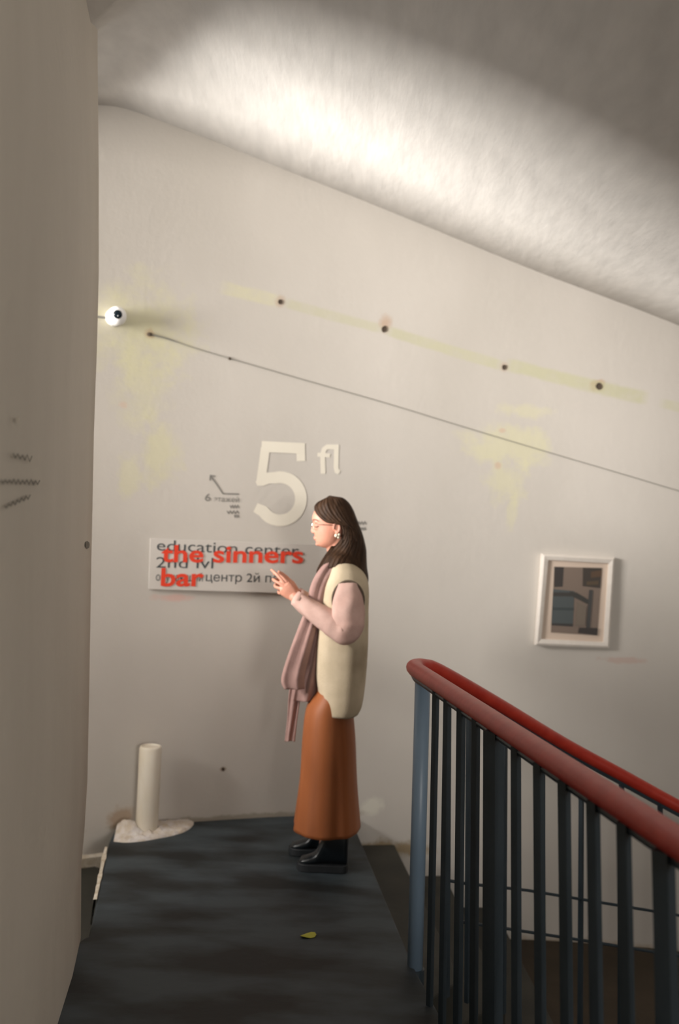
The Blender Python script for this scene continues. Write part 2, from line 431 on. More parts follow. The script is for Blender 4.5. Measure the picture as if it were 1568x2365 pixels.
# close its hidden side so that it is a real slab
geo = Geo(); v0 = rows[0][0]; v1 = rows[0][-1]
geo.prism([(v0.x, v0.y - .01), (v0.x + .02, v0.y - .01), (v1.x - .28, v1.y), (v1.x - .32, v1.y)], -.22, ZT)
geo.build('wall_core', M['wall_l'], wl)
tag(wl, kind='structure'); wl['label'] = 'shaded rough plaster wall at the left edge'
def LW(px, py, off=.004):             # a point of the left wall
    d = P(px, py, 1.0) - Vector((0, 0, EYE))
    e = P(213, 1300, 3.71)            # wall line through e with direction (0.144,-1)
    n = Vector((1.0, 0.144, 0)).normalized()
    t = (n.dot(e) + off) / n.dot(d)
    return Vector((0, 0, EYE)) + d * t
def ribbon(geo, pts, w, place):
    """flat stroke in photo pixels laid on a surface"""
    n = len(pts); L = []; Rr = []
    for i in range(n):
        a = Vector(pts[max(i - 1, 0)][:2]); b = Vector(pts[min(i + 1, n - 1)][:2]); t = (b - a).normalized()
        if 0 < i < n - 1:
            t1 = (Vector(pts[i][:2]) - a).normalized(); t2 = (b - Vector(pts[i][:2])).normalized()
            nn = (Vector((-t1.y, t1.x)) + Vector((-t2.y, t2.x))); nn = nn.normalized() / max(.5, nn.normalized().dot(Vector((-t1.y, t1.x))))
        else: nn = Vector((-t.y, t.x))
        ww = pts[i][2] if len(pts[i]) > 2 else w
        p = Vector(pts[i][:2]); L.append(place(*(p + nn * ww / 2))); Rr.append(place(*(p - nn * ww / 2)))
    geo.grid([L, Rr])
geo = Geo()
def scribble(x0, y0, x1, y1, h, n):
    pts = []
    for i in range(n):
        t = i / (n - 1); pts.append((x0 + (x1 - x0) * t, y0 + (y1 - y0) * t + (h if i % 2 else -h) * random.uniform(.5, 1)))
    ribbon(geo, pts, 2.6, LW)
scribble(30, 1052, 74, 1060, 8, 9); scribble(2, 1112, 92, 1114, 6, 19); scribble(10, 1172, 70, 1146, 5, 13)
geo.build('pencil_scrawl', M['scrawl'], wl, label='faded grey pencil scrawl')
for (x, y, r) in ((41, 968, 7), (28, 1463, 10), (202, 1258, 9)):
    geo = Geo(); c = [LW(x + r * .7 * math.cos(a * PI / 4) * random.uniform(.7, 1), y + r * math.sin(a * PI / 4) * random.uniform(.7, 1.1), .003) for a in range(8)]
    geo.add(c, [tuple(range(8))]); geo.build('chip', M['chip'] if x < 200 else M['scrawl'], wl)

# pocket floor beyond the left edge of the landing, one step down, with its chipped edge
geo = Geo()
pk = [(-1.25, 5.0)] + [tuple(cyl(a, R - .004).xy) for a in range(30, 64, 3)] + [(-2.9, 3.2), (-1.0, 3.45), (-0.87, 3.6), (-1.03, 4.70), (-1.10, 4.86)]
geo.prism(pk, -.42, -.17)
tag(geo.build('floor', M['step']), kind='structure')['label'] = 'lower dark floor beyond the left edge of the landing'
geo = Geo(); rows = []
for k in range(24):
    t = k / 23; x = -1.012 + t * .10; y = 4.66 - t * .62; w = .002 + .022 * abs(noise.noise(Vector((k * .9, 0, 3)))) * (1 - t * .5)
    rows.append([Vector((x - .012 - w, y, -.10 - .03 * noise.noise(Vector((k * .7, 5, 1))))), Vector((x - .010 - w * .6, y, .002)), Vector((x + w * .55, y, .004)), Vector((x + w * .6, y, -.01))])
geo.grid(rows); geo.build('chipped_edge', M['chip'], floor)
geo = Geo(); rows = []
for k in range(12):
    a = 27.6 + k * .5
    rows.append([cyl(a, R + .01) + Vector((0, 0, -.18)), cyl(a, R - .025) + Vector((0, 0, -.18)), cyl(a, R - .02) + Vector((0, 0, -.125)), cyl(a, R + .01) + Vector((0, 0, -.11))])
geo.grid(rows, closed=True, capends=True)
tag(geo.build('baseboard_left', M['chip']), kind='structure')

# stairs going down along the wall
stairs = Geo()
angs = [13.0, 9.6, 6.2, 2.9]
def rin(a): return interp([(-60, 3.70), (-20, 3.74), (-5, 3.73), (3.35, 3.63), (9, 3.42), (15.8, 3.14), (17, 3.1)], a)[0]
low = [cyl(a, R - .004).xy for a in (2.9, -2, -7, -12, -17, -22, -27, -32, -37, -42, -47, -52)] + [cyl(a, rin(a)).xy for a in (-52, -47, -42, -37, -32, -27, -22, -17, -12, -7, -2, 2.9)]
stairs.prism([tuple(p) for p in low], -.90, -.68)
staircase = stairs.build('staircase', M['lower']); tag(staircase, 'brown lower landing with dark steps leading up to the main landing', 'stairs', kind='structure')
def step(a0i, a0o, a1i, a1o, z):
    geo = Geo(); n = 6
    out = [cyl(a0o + (a1o - a0o) * k / n, R - .004).xy for k in range(n + 1)]
    inn = [cyl(a1i + (a0i - a1i) * k / n, rin(a1i + (a0i - a1i) * k / n)).xy for k in range(n + 1)]
    geo.prism([tuple(p) for p in out + inn], -.90, z)
    bevel(geo.build('step', M['step'], staircase), .008)
step(15.9, 12.7, 11.0, 9.6, -.17); step(11.0, 9.6, 7.0, 6.2, -.34); step(7.0, 6.2, 2.9, 2.9, -.51)

# ------------------------------------------------------------------ railing
rail = empty('stair_railing', (0.344, 3.6, 0), label='red-topped railing with dark steel bars guarding the stairwell, turning back at its blue-grey end post', cat='railing')
near = [(0.84, 0.35, 1.066), (0.73, 1.1, 1.066), (0.624, 1.753, 1.066), (0.50, 2.46, 1.066), (0.395, 3.06, 1.066), (0.325, 3.46, 1.066), (0.303, 3.585, 1.066)]
turn = [(0.306, 3.665, 1.066), (0.345, 3.715, 1.060), (0.41, 3.765, 1.035)]
far = [(0.66, 3.96, 0.888), (0.988, 4.19, 0.690), (1.25, 4.26, 0.556), (1.52, 4.30, 0.420), (2.0, 4.28, 0.20), (2.5, 4.12, 0.05), (2.9, 3.92, 0.03)]
railpath = [Vector(p) for p in path(near + turn + far, 110)]
geo = Geo(); geo.tube(railpath, 0.0315, 16, flat=.86)
geo.build('handrail', M['red'], rail, True)
geo = Geo(); geo.tube([p - Vector((0, 0, .032)) for p in railpath], .012, 6); geo.build('rail_strip', M['steel'], rail)
# end post
a, b = Vector((0.328, 3.59, 1.045)), Vector((0.350, 3.59, -0.05))
geo = Geo(); geo.tube([a, b], 0.028, 16); geo.build('post', M['post'], rail, True, label='blue-grey round end post')
geo = Geo(); geo.tube([b + Vector((0, 0, -.1)), b + Vector((0, 0, .04))], .034, 16); geo.build('post_base', M['steel'], rail)
def near_t(x, y=1900):
    k = P(x, y, 1.0).x
    return (3.6 * k - .3) / (.324 + 1.847 * k)
def bar(a, b, w):
    geo = Geo(); t = (b - a).normalized(); geo.tube([a, b], w * .7071, 4)
    return geo.build('baluster', M['steel'], rail)
for (x, w) in ((996, .017), (1024, .018), (1058, .020), (1094, .018), (1137, .040), (1192, .019), (1248, .020), (1310, .021), (1381, .021), (1456, .021), (1553, .030)):
    t = near_t(x)
    X, Y = .3 + .324 * t, 3.6 - 1.847 * t
    dx = .018 + .055 * t
    bar(Vector((X - .2 * dx, Y, 1.045)), Vector((X + dx, Y, -.16)), w)
for t in (1.13, 1.27, 1.41, 1.55, 1.69):
    X, Y = .3 + .324 * t, 3.6 - 1.847 * t
    bar(Vector((X, Y, 1.045)), Vector((X + .06, Y, -.16)), .021)
# bottom bar of the near side
geo = Geo(); geo.tube([Vector((.36, 3.57, -.15)), Vector((.72, 1.753, -.15)), Vector((.92, .4, -.15))], .014, 4); geo.build('bottom_rail', M['steel'], rail)
# far side: bars down to the steps
farkeys = [(p.x, p.y, p.z) for p in [Vector(q) for q in ((0.41, 3.765, 1.035),) + tuple(far)]]
def farpt(x): y, z = interp(farkeys, x); return Vector((x, y, z))
for px in (1020, 1068, 1153, 1243, 1337, 1430, 1521, 1612, 1700, 1790):
    best = min((abs(P(px, 1900, 1.0).x - q.x / q.y), q.x) for q in [farpt(.42 + .005 * i) for i in range(450)])[1]
    q = farpt(best)
    z = q.z - 1.22
    bar(Vector((q.x, q.y, q.z - .02)), Vector((q.x + .05, q.y, z)), .017)
def lowbar(keys):
    geo = Geo(); pts = []
    for (x, y) in keys:
        k = P(x, y, 1.0).x
        q = min(((abs(k - f.x / f.y), f.x, f.y) for f in [farpt(.42 + .005 * i) for i in range(450)]))
        pts.append(P(x, y, q[2]))
    geo.tube(pts, .0065, 6); geo.build('lower_rail', M['steel'], rail)
lowbar([(1020, 2031), (1072, 2040), (1217, 2056), (1355, 2079), (1489, 2101), (1560, 2113), (1640, 2127), (1760, 2150)])
lowbar([(1060, 2128), (1217, 2152), (1355, 2173), (1489, 2195), (1560, 2206), (1640, 2220), (1760, 2243)])

# ------------------------------------------------------------------ wall lettering
def WT(off): return lambda x, y: W(x, y, off)
geo = Geo(); w3 = WT(.002)
ribbon(geo, [(604, 1031), (704, 1036)], 25, w3)
ribbon(geo, [(694, 1024), (695, 1065)], 20, w3)
ribbon(geo, [(613, 1034), (602, 1116)], 21, w3)
bowl = [(592, 1117, 10), (604, 1112, 22), (620, 1104, 25)]
for k in range(22):
    a = math.radians(-105 + 250 * k / 21)
    bowl.append((647 + 48 * math.cos(a), 1152 + 50 * math.sin(a), 27))
bowl.append((590, 1172, 22))
ribbon(geo, bowl[2:], 27, w3); ribbon(geo, bowl[:4], 24, w3)
geo.build('number_five', M['cream'], wall_back, label='large cream painted number 5')
geo = Geo()
ribbon(geo, [(746, 1094), (745, 1050), (748, 1038), (756, 1032), (777, 1032), (776, 1080), (778, 1088), (784, 1091)], 11, w3)
ribbon(geo, [(733, 1050), (762, 1052)], 9, w3)
geo.build('letters', M['cream'], wall_back, label='cream painted letters fl')
geo = Geo()
ribbon(geo, [(487, 1099), (515, 1140), (552, 1141)], 3.0, w3); ribbon(geo, [(485, 1110), (486, 1098), (497, 1100)], 3.0, w3)
geo.build('arrow', M['grey_letter'], wall_back, label='thin grey bent arrow')

def text_mesh(body, bold=0.0):
    cu = bpy.data.curves.new('text', 'FONT'); cu.body = body; cu.size = 1.0; cu.offset = bold; cu.resolution_u = 4
    o = bpy.data.objects.new('text', cu); COL.objects.link(o)
    dg = bpy.context.evaluated_depsgraph_get(); me = bpy.data.meshes.new_from_object(o.evaluated_get(dg))
    bm = bmesh.new(); bm.from_mesh(me); bmesh.ops.remove_doubles(bm, verts=bm.verts, dist=1e-5); bmesh.ops.triangulate(bm, faces=bm.faces); bm.to_mesh(me); bm.free()
    vs = [v.co.copy() for v in me.vertices]; fs = [tuple(p.vertices) for p in me.polygons]
    bpy.data.objects.remove(o); bpy.data.meshes.remove(me)
    return vs, fs
def letter(body, x0, x1, y0, y1, xh, place, mat, parent, name, bold=0.0, **k):
    """x0..x1 in photo pixels, baseline y0 at the left and y1 at the right, xh = x-height in pixels"""
    vs, fs = text_mesh(body, bold)
    mn = min(v.x for v in vs); mxx = max(v.x for v in vs)
    sy = xh / 0.53
    out = []
    for v in vs:
        t = (v.x - mn) / (mxx - mn)
        py = y0 + (y1 - y0) * t - v.y * sy
        out.append(place(x0 + (x1 - x0) * t + v.y * sy * math.tan(ROLL), py))
    par = list(range(len(vs)))
    def find(a):
        while par[a] != a: par[a] = par[par[a]]; a = par[a]
        return a
    for f in fs:
        for q in f[1:]: par[find(q)] = find(f[0])
    comp = {}
    for i in range(len(vs)): comp.setdefault(find(i), []).append(i)
    cl = sorted([[min(vs[i].x for i in c), max(vs[i].x for i in c), list(c)] for c in comp.values()], key=lambda c: c[0])
    glyphs = []
    for c in cl:                       # dots and breves join the letter they stand on
        if glyphs and min(glyphs[-1][1], c[1]) - max(glyphs[-1][0], c[0]) > .5 * min(c[1] - c[0], glyphs[-1][1] - glyphs[-1][0]):
            glyphs[-1][0] = min(glyphs[-1][0], c[0]); glyphs[-1][1] = max(glyphs[-1][1], c[1]); glyphs[-1][2] += c[2]
        else: glyphs.append(c)
    chars = [c for c in body if c != ' ']
    def pl(x, y): return place(x0 + (x1 - x0) * (x - mn) / (mxx - mn) + y * sy * math.tan(ROLL), y0 + (y1 - y0) * (x - mn) / (mxx - mn) - y * sy)
    for gi, gl_ in enumerate(glyphs):
        if len(glyphs) == len(chars) and chars[gi] == 'н':      # two stems and a crossbar, clean
            a_, b_ = gl_[0], gl_[1]; geo = Geo()
            P8 = [(a_, 0), (a_ + .088, 0), (a_ + .088, .238), (b_ - .088, .238), (b_ - .088, 0), (b_, 0), (b_, .542), (b_ - .088, .542), (b_ - .088, .319), (a_ + .088, .319), (a_ + .088, .542), (a_, .542)]
            geo.add([pl(*q) for q in P8], [(0, 1, 2, 9, 10, 11), (2, 3, 8, 9), (3, 4, 5, 6, 7, 8)])
            geo.build(name, mat, parent, **k); continue
        ids = {v: n for n, v in enumerate(gl_[2])}
        geo = Geo(); geo.add([out[v] for v in gl_[2]], [tuple(ids[q] for q in f) for f in fs if f[0] in ids])
        geo.build(name, mat, parent, **k)
letter('6', 473, 486, 1157, 1157, 13, w3, M['grey_letter'], wall_back, 'small_letter')
letter('этажей', 494, 552, 1158, 1160, 9, w3, M['grey_letter'], wall_back, 'small_letter')
for (x0, x1, y) in ((531, 552, 1170), (524, 552, 1183), (541, 552, 1192), (822, 846, 1208), (832, 845, 1221)):
    geo = Geo(); pts = [(x0 + (x1 - x0) * i / 7, y + (3 if i % 2 else -3)) for i in range(8)]
    ribbon(geo, pts, 2.2, w3); geo.build('small_lettering', M['grey_letter'], wall_back)

# the sign board on the wall
pa, pb = W(345, 1300, .010), W(742, 1300, .010)
bn = Vector((pb.y - pa.y, -(pb.x - pa.x), 0)).normalized()
if bn.y > 0: bn = -bn
def BD(off=0.0):
    def f(x, y):
        d = P(x, y, 1.0) - Vector((0, 0, EYE)); t = (bn.dot(pa) + off) / bn.dot(d)
        return Vector((0, 0, EYE)) + d * t
    return f
sign = empty('sign_board', BD()(540, 1362), label='pale sign board with black lettering overlapped by bold red letters, left of the woman', cat='sign')
corn = [(347, 1243), (757, 1258), (755, 1373), (343, 1361)]
geo = Geo(); f0, f1 = BD(0), BD(-.022)
geo.add([f0(*c) for c in corn] + [f0(*c) - bn * .006 for c in corn], [(0, 1, 2, 3), (7, 6, 5, 4), (0, 4, 5, 1), (1, 5, 6, 2), (2, 6, 7, 3), (3, 7, 4, 0)])
bevel(geo.build('board', M['board'], sign), .002)
bt = BD(.001); rt = BD(.0035)
letter('education center', 362, 690, 1271, 1284, 19, bt, M['black'], sign, 'black_letter')
letter('2nd lvl', 360, 492, 1311, 1313, 19, bt, M['black'], sign, 'black_letter')
letter('обучающий', 360, 468, 1341, 1343, 14, bt, M['black'], sign, 'black_letter')
letter('центр 2й пов', 475, 662, 1342, 1346, 15, bt, M['black'], sign, 'black_letter')
letter('the sinners', 372, 700, 1297, 1300, 29, rt, M['redletter'], sign, 'red_letter', bold=.022)
letter('bar', 371, 470, 1353, 1353, 31, rt, M['redletter'], sign, 'red_letter', bold=.022)

# ------------------------------------------------------------------ framed picture
pc = W(1328, 1388, .035); pic = empty('framed_picture', pc, label='small white framed photograph hanging on the wall above the red handrail', cat='picture')
Yp = pc.y
def FP(x, y, d=0): return P(x, y, Yp) + Vector((0, d, 0))
outer = [(1252, 1279), (1420, 1288), (1407, 1497), (1236, 1490)]
inner = [(1266, 1293), (1406, 1301), (1394, 1483), (1250, 1476)]
prn = [(1281, 1309), (1391, 1312), (1380, 1468), (1273, 1461)]
geo = Geo()
A = [FP(*c, .04) for c in outer]; B = [FP(*c) for c in outer]; Bm = [FP(*((Vector(o_) * .65 + Vector(i_) * .35)), -.006) for o_, i_ in zip(outer, inner)]; C = [FP(*c) for c in inner]; D = [FP(*c, .015) for c in inner]
geo.grid([A + [A[0]], B + [B[0]], Bm + [Bm[0]], C + [C[0]], D + [D[0]]])
geo.build('frame', M['frame'], pic)
geo = Geo(); geo.add([FP(*c, .0145) for c in inner], [(0, 1, 2, 3)]); solid(geo.build('mount', M['mat'], pic), .004, 0)
def uv(s, t, d):
    a = Vector(prn[0]).lerp(Vector(prn[1]), s); b = Vector(prn[3]).lerp(Vector(prn[2]), s); c = a.lerp(b, t); return FP(c.x, c.y, d)
def shape(pts, col, nm, d):
    geo = Geo(); geo.add([uv(s, t, d) for s, t in pts], [tuple(range(len(pts)))])
    geo.build(nm, new_mat('print_' + nm + '_%d' % (d * -1e5), col, .5), pic)
shape([(0, 0), (1, 0), (1, 1), (0, 1)], (.175, .125, .095), 'print', .010)
geo_list = [([(0, 0), (.2, 0), (.2, .3), (.02, .31)], (.02, .013, .01)), ([(.6, 0), (1, 0), (1, .30), (.62, .28)], (.03, .018, .01)),
            ([(.78, .06), (1, .03), (1, .13), (.78, .15)], (.075, .035, .012)), ([(.70, .21), (.95, .19), (.95, .25), (.70, .26)], (.07, .04, .015)),
            ([(0, .34), (.45, .36), (.46, .87), (0, .88)], (.05, .062, .064)), ([(0, .39), (.42, .38), (.42, .44), (0, .45)], (.022, .018, .014)), ([(0, .62), (.46, .61), (.46, .65), (0, .66)], (.02, .03, .032)),
            ([(0, .86), (.46, .85), (.46, .89), (0, .89)], (.018, .014, .012)), ([(.35, .36), (.50, .38), (.82, .50), (.84, .57), (.70, .53), (.38, .43)], (.022, .019, .014)),
            ([(.76, .33), (.84, .33), (.83, .95), (.75, .95)], (.035, .032, .03)), ([(.60, .90), (1, .89), (1, 1), (.58, .98)], (.02, .012, .008)),
            ([(.52, .52), (.72, .58), (.72, .86), (.52, .88)], (.15, .115, .085))]
for i, (pts, col) in enumerate(geo_list): shape(pts, col, 'print_patch', .0095 - .0003 * i)

# ------------------------------------------------------------------ security camera, wire, holes
sc = W(270, 730, .05); seccam = empty('security_camera', sc, label='round white dome camera with a black lens, on the wall by the left corner', cat='camera')
nrm = Vector((CX - sc.x, CY - sc.y, 0)).normalized()
geo = Geo(); geo.ball(sc, .047, .047, .047, 20, 14); geo.build('housing', M['plastic'], seccam, True)
geo = Geo(); geo.tube([sc - nrm * .055, sc - nrm * .03], [.045, .04], 20); geo.build('base', M['plastic'], seccam, True)
ld = (Vector((.32, -1, .03))).normalized()
geo = Geo(); geo.tube([sc + ld * .030, sc + ld * .046, sc + ld * .0495], [.024, .021, .014], 18); geo.build('lens', M['glassdark'], seccam, True)
geo = Geo(); geo.tube([sc - nrm * .035 + Vector((-.03, 0, -.005)), sc - nrm * .035 + Vector((-.12, -.05, -.01)), sc - nrm * .035 + Vector((-.26, -.13, -.02))], .006, 6); geo.build('cable', M['wire'], seccam)

geo = Geo()
pts = [W(x, y, .005) for (x, y) in path([(345, 772), (385, 782), (440, 801), (530, 828), (700, 877), (890, 931), (1060, 983), (1250, 1040), (1420, 1090), (1568, 1134), (1700, 1172)], 40)]
geo.tube(pts, [.0040 if i < 6 else .0021 for i in range(40)], 5)
tag(geo.build('wire', M['wire']), 'thin grey wire strung diagonally along the wall above the number', 'wire')
geo = Geo(); geo.ball(W(345, 772, .004), .014, .008, .010, 10, 6); geo.build('anchor', M['hole'], wall_back, True)
geo = Geo(); geo.ball(W(530, 828, .004), .008, .006, .008, 8, 6); geo.build('anchor', M['hole'], wall_back, True)
for (x, y, r) in ((648, 697, 6.5), (888, 760, 7.5), (1165, 848, 6), (1383, 892, 7.5), (515, 1777, 4)):
    geo = Geo()
    rr = r * 5.3 / FPX
    c = W(x, y, .001)
    rim = [W(x + r * math.cos(a * PI / 5) * random.uniform(.8, 1.05), y + r * math.sin(a * PI / 5) * random.uniform(.85, 1.2), .0035) for a in range(10)]
    inn = [W(x + r * .55 * math.cos(a * PI / 5), y + r * .6 * math.sin(a * PI / 5), .001) for a in range(10)]
    geo.grid([rim, inn], closed=True); geo.add(inn, [tuple(range(10))])
    geo.build('anchor_hole', M['hole'], wall_back)

# ------------------------------------------------------------------ pipe and debris, scrap
pb_ = P(339, 1912, 4.90); pb_.z = 0
pipe = empty('pipe_stub', (pb_.x, pb_.y, 0), label='short white pipe standing upright by the wall in crumbled plaster', cat='pipe')
geo = Geo(); rws = []
H = P(352, 1722, 4.90).z
rp = .0545
for (r, z) in ((rp, 0.0), (rp, .1), (rp, H - .012), (rp - .004, H - .003), (rp - .010, H), (rp - .014, H - .004), (rp - .014, H - .2)):
    rws.append([Vector((pb_.x + r * math.cos(2 * PI * k / 28), pb_.y + r * math.sin(2 * PI * k / 28), z)) for k in range(28)])
geo.grid(rws, closed=True); geo.build('tube', M['pipe'], pipe, True)
geo = Geo(); geo.add([Vector((pb_.x + (rp - .014) * math.cos(2 * PI * k / 28), pb_.y + (rp - .014) * math.sin(2 * PI * k / 28), H - .006)) for k in range(28)], [tuple(range(28))])
geo.build('plug', M['pipe'], pipe)
# debris heap
geo = Geo(); rows = []
outl = [(262, 1944), (300, 1946), (360, 1938), (420, 1924), (446, 1906), (440, 1892), (400, 1893), (340, 1896), (296, 1898), (270, 1915)]
cen = P(340, 1915, 1); cen = Vector((cen.x, 1, 0)) 
def fl(x, y):
    d = P(x, y, 1.0) - Vector((0, 0, EYE)); t = -EYE / d.z; return Vector((d.x * t, d.y * t, 0))
oc = fl(335, 1922)
ol = [fl(*q[:2]) for q in path(outl + [outl[0]], 121)][:-1]
for ri, f in enumerate((1.0, .93, .85, .75, .65, .55, .45, .35, .25, .1, 0.0)):
    row = []
    for k, o_ in enumerate(ol):
        ic = Vector((pb_.x, pb_.y, 0)); ic = ic + (o_ - ic).normalized() * (rp + .003); p = ic.lerp(o_, f)
        h = 0 if ri == 0 else .022 * (1 - f) ** .4 + .016 * abs(noise.noise(p * 22)) + .010 * noise.noise(p * 60) + .05 * max(0, 1 - (p - fl(290, 1925)).length / .10)
        ax = Vector((p.x - CX, p.y - CY)); k_ = min(1, (R - .015) / ax.length); p = Vector((CX + ax.x * k_, CY + ax.y * k_, 0))
        row.append(Vector((p.x, p.y, h)))
    rows.append(row)
geo.grid(rows, closed=True)
deb = geo.build('plaster_rubble', M['white_debris'], None, True); tag(deb, 'white crumbled plaster heaped around the foot of the pipe', 'rubble')
deb['kind'] = 'stuff'
geo = Geo(); c = fl(712, 2163); pts = []
for k in range(10):
    a = 2 * PI * k / 10; pts.append(c + Vector((.030 * math.cos(a), .022 * math.sin(a) + .008 * math.cos(a), .006 + .004 * math.sin(2 * a))))
geo.add(pts + [c + Vector((0, 0, .011))], [(k, (k + 1) % 10, 10) for k in range(10)])
o = geo.build('paper_scrap', M['yellow']); solid(o, .002); tag(o, 'tiny yellow scrap lying on the dark floor in front of the woman', 'litter')

# ------------------------------------------------------------------ the woman
YB = 4.60; MP = YB / FPX
her = empty('person', (P(745, 1985, YB).x, YB, 0), label='woman in a cream knit vest, mauve scarf and rust skirt reading from her raised hands', cat='person')
def Q(px, py, dy=0.0): return P(px, py, YB + dy)

def finger(geo, pts, r0, r1):
    pp = [Vector(q) for q in path([tuple(p) for p in pts], 9)]
    geo.tube(pp, [r0 + (r1 - r0) * i / 8 for i in range(9)], 10); geo.ball(pp[-1], r1, r1, r1, 8, 6); geo.ball(pp[0], r0, r0, r0, 8, 6)

body = Geo()
# head: front profile, back, half width
head = [  # y, front x, back x, half width
    (1155, 762, 788, .020), (1160, 744, 801, .045), (1168, 734, 808, .060), (1180, 726, 813, .070), (1192, 721.5, 815, .074), (1200, 720.8, 815, .075), (1208, 723, 814, .074),
    (1216, 725, 812, .073), (1226, 725.5, 808, .070), (1236, 726.5, 802, .066), (1244, 728, 796, .061), (1252, 730, 792, .055), (1258, 733, 789, .047), (1262, 738, 786, .038), (1265, 746, 784, .03)]
rows = []
for i in range(40):
    y = 1155 + 110 * i / 39
    fx, bx, hw = interp(head, y)
    row = []
    cxp = fx + (bx - fx) * .52
    for k in range(36):
        a = 2 * PI * k / 36; c, s = math.cos(a), math.sin(a)
        hx = (bx - cxp) if c > 0 else (cxp - fx)
        w = hw * (1.0 - .10 * max(0, -c))
        e = 0.92
        row.append(Q(cxp + hx * math.copysign(abs(c) ** e, c), y, w * math.copysign(abs(s) ** e, s)))
    rows.append(row)
body.grid(rows, closed=True, capends=True)
# jaw slope, cheeks, nose, brow, chin
def bb(px, py, dy, rx, ry, rz): body.ball(Q(px, py, dy), rx, ry, rz, 12, 8)
for sgn in (-1, 1):
    bb(731, 1206, sgn * .026, .012, .020, .008); bb(733, 1214, sgn * .030, .010, .014, .0105)
    bb(724.5, 1229, sgn * .010, .008, .007, .006)
body.tube([Q(726.5, 1204), Q(725, 1212), Q(723.5, 1219), Q(722.5, 1226), Q(725.5, 1231)], [.005, .007, .0085, .0105, .009], 10)
bb(738, 1256, 0, .017, .020, .011); bb(734, 1257, 0, .011, .014, .009); bb(727.5, 1243, 0, .007, .018, .008)
# ears
for sgn in (-1, 1):
    rotm = Matrix.Rotation(-.25, 3, 'Y')
    body.ball(Q(778, 1220, sgn * .078), .015, .006, .028, 12, 8, rotm)
    loop = [Q(778 + 7.2 * math.cos(a), 1219 + 12 * math.sin(a), sgn * (.086)) for a in [math.radians(x) for x in range(-200, 100, 20)]]
    body.tube(loop, .0032, 8)
    bb(777, 1231, sgn * .080, .007, .006, .008)
# neck
body.tube([Q(782, 1240), Q(780, 1262), Q(783, 1285), Q(788, 1310)], [.055, .052, .055, .07], 20)
# torso
def ringtube(geo, keys, n=28, m=24):
    rows = []
    for i in range(m):
        y = keys[0][0] + (keys[-1][0] - keys[0][0]) * i / (m - 1)
        cx_, hw, hd = interp(keys, y); C_ = Q(cx_, y)
        rows.append([C_ + Vector((hw * MP * math.cos(2 * PI * k / n), hd * math.sin(2 * PI * k / n), 0)) for k in range(n)])
    geo.grid(rows, closed=True, capends=True)
ringtube(body, [(1298, 790, 20, .07), (1320, 795, 36, .15), (1350, 795, 42, .17), (1420, 790, 42, .15), (1500, 782, 40, .135), (1580, 775, 44, .15), (1650, 768, 44, .15)])
for sgn in (-1, 1):
    body.tube([Q(768, 1640, sgn * .08), Q(760, 1790, sgn * .08), Q(762 - 10 * (sgn > 0), 1960, sgn * .09)], [.075, .055, .04], 16)
# arms and hands
def arm(sh, el, wr, hand, side):
    body.tube([Vector(q) for q in path([sh, tuple(Vector(sh).lerp(Vector(el), .5)), el], 9)], [.052 - .012 * i / 8 for i in range(9)], 14)
    body.ball(el, .04, .04, .04)
    body.tube([Vector(el), Vector(el).lerp(Vector(wr), .4), Vector(wr)], [.039, .036, .025], 14)
    body.ball(wr, .025, .025, .025)
sL, eL, wL = Q(803, 1352, -.17), Q(800, 1452, -.20), Q(682, 1381, -.13)
sR, eR, wR = Q(797, 1352, .17), Q(785, 1445, .20), Q(686, 1372, .10)
arm(sL, eL, wL, None, -1); arm(sR, eR, wR, None, 1)
def hand(w, kn, tips, mids, thumb, dpt):
    # palm as flattened tube from wrist to knuckles, flat across the depth direction
    kc = (Vector(kn[0]) + Vector(kn[3])) / 2
    t = (kc - w).normalized(); across = (Vector(kn[3]) - Vector(kn[0])).normalized()
    body.tube([w, w.lerp(kc, .35), w.lerp(kc, .7), w.lerp(kc, 1.0)], [.022, .031, .037, .036], 14, flat=.42, flatdir=t.cross(across))
    for i in range(4):
        finger(body, [w.lerp(Vector(kn[i]), .8), kn[i], mids[i], tips[i]], .0088 - .0008 * (i == 3), .0066)
    finger(body, thumb, .0115, .0075)
# near (left) hand: back to the viewer, index on top, fingers bending inward
hand(wL, [Q(652, 1341, -.12), Q(651, 1351, -.125), Q(654, 1361, -.125), Q(659, 1370, -.12)],
     [Q(627, 1316, -.075), Q(630, 1338, -.06), Q(634, 1352, -.055), Q(643, 1366, -.055)],
     [Q(638, 1326, -.105), Q(636, 1342, -.105), Q(638, 1356, -.10), Q(645, 1370, -.095)],
     [Q(676, 1364, -.115), Q(662, 1345, -.09), Q(650, 1332, -.07), Q(640, 1325, -.055)], -1)
hand(wR, [Q(658, 1334, .07), Q(655, 1344, .075), Q(656, 1354, .08), Q(660, 1364, .08)],
     [Q(633, 1326, .01), Q(632, 1338, .015), Q(636, 1349, .02), Q(644, 1360, .025)],
     [Q(643, 1326, .045), Q(640, 1338, .05), Q(642, 1350, .055), Q(648, 1361, .06)],
     [Q(680, 1356, .08), Q(666, 1338, .055), Q(654, 1327, .03), Q(644, 1321, .012)], 1)
bo = body.build('body', M['skin'], her, True)
m = bo.modifiers.new('remesh', 'REMESH'); m.mode = 'VOXEL'; m.voxel_size = .0036; m.use_smooth_shade = True
m = bo.modifiers.new('smooth', 'SMOOTH'); m.factor = .5; m.iterations = 3
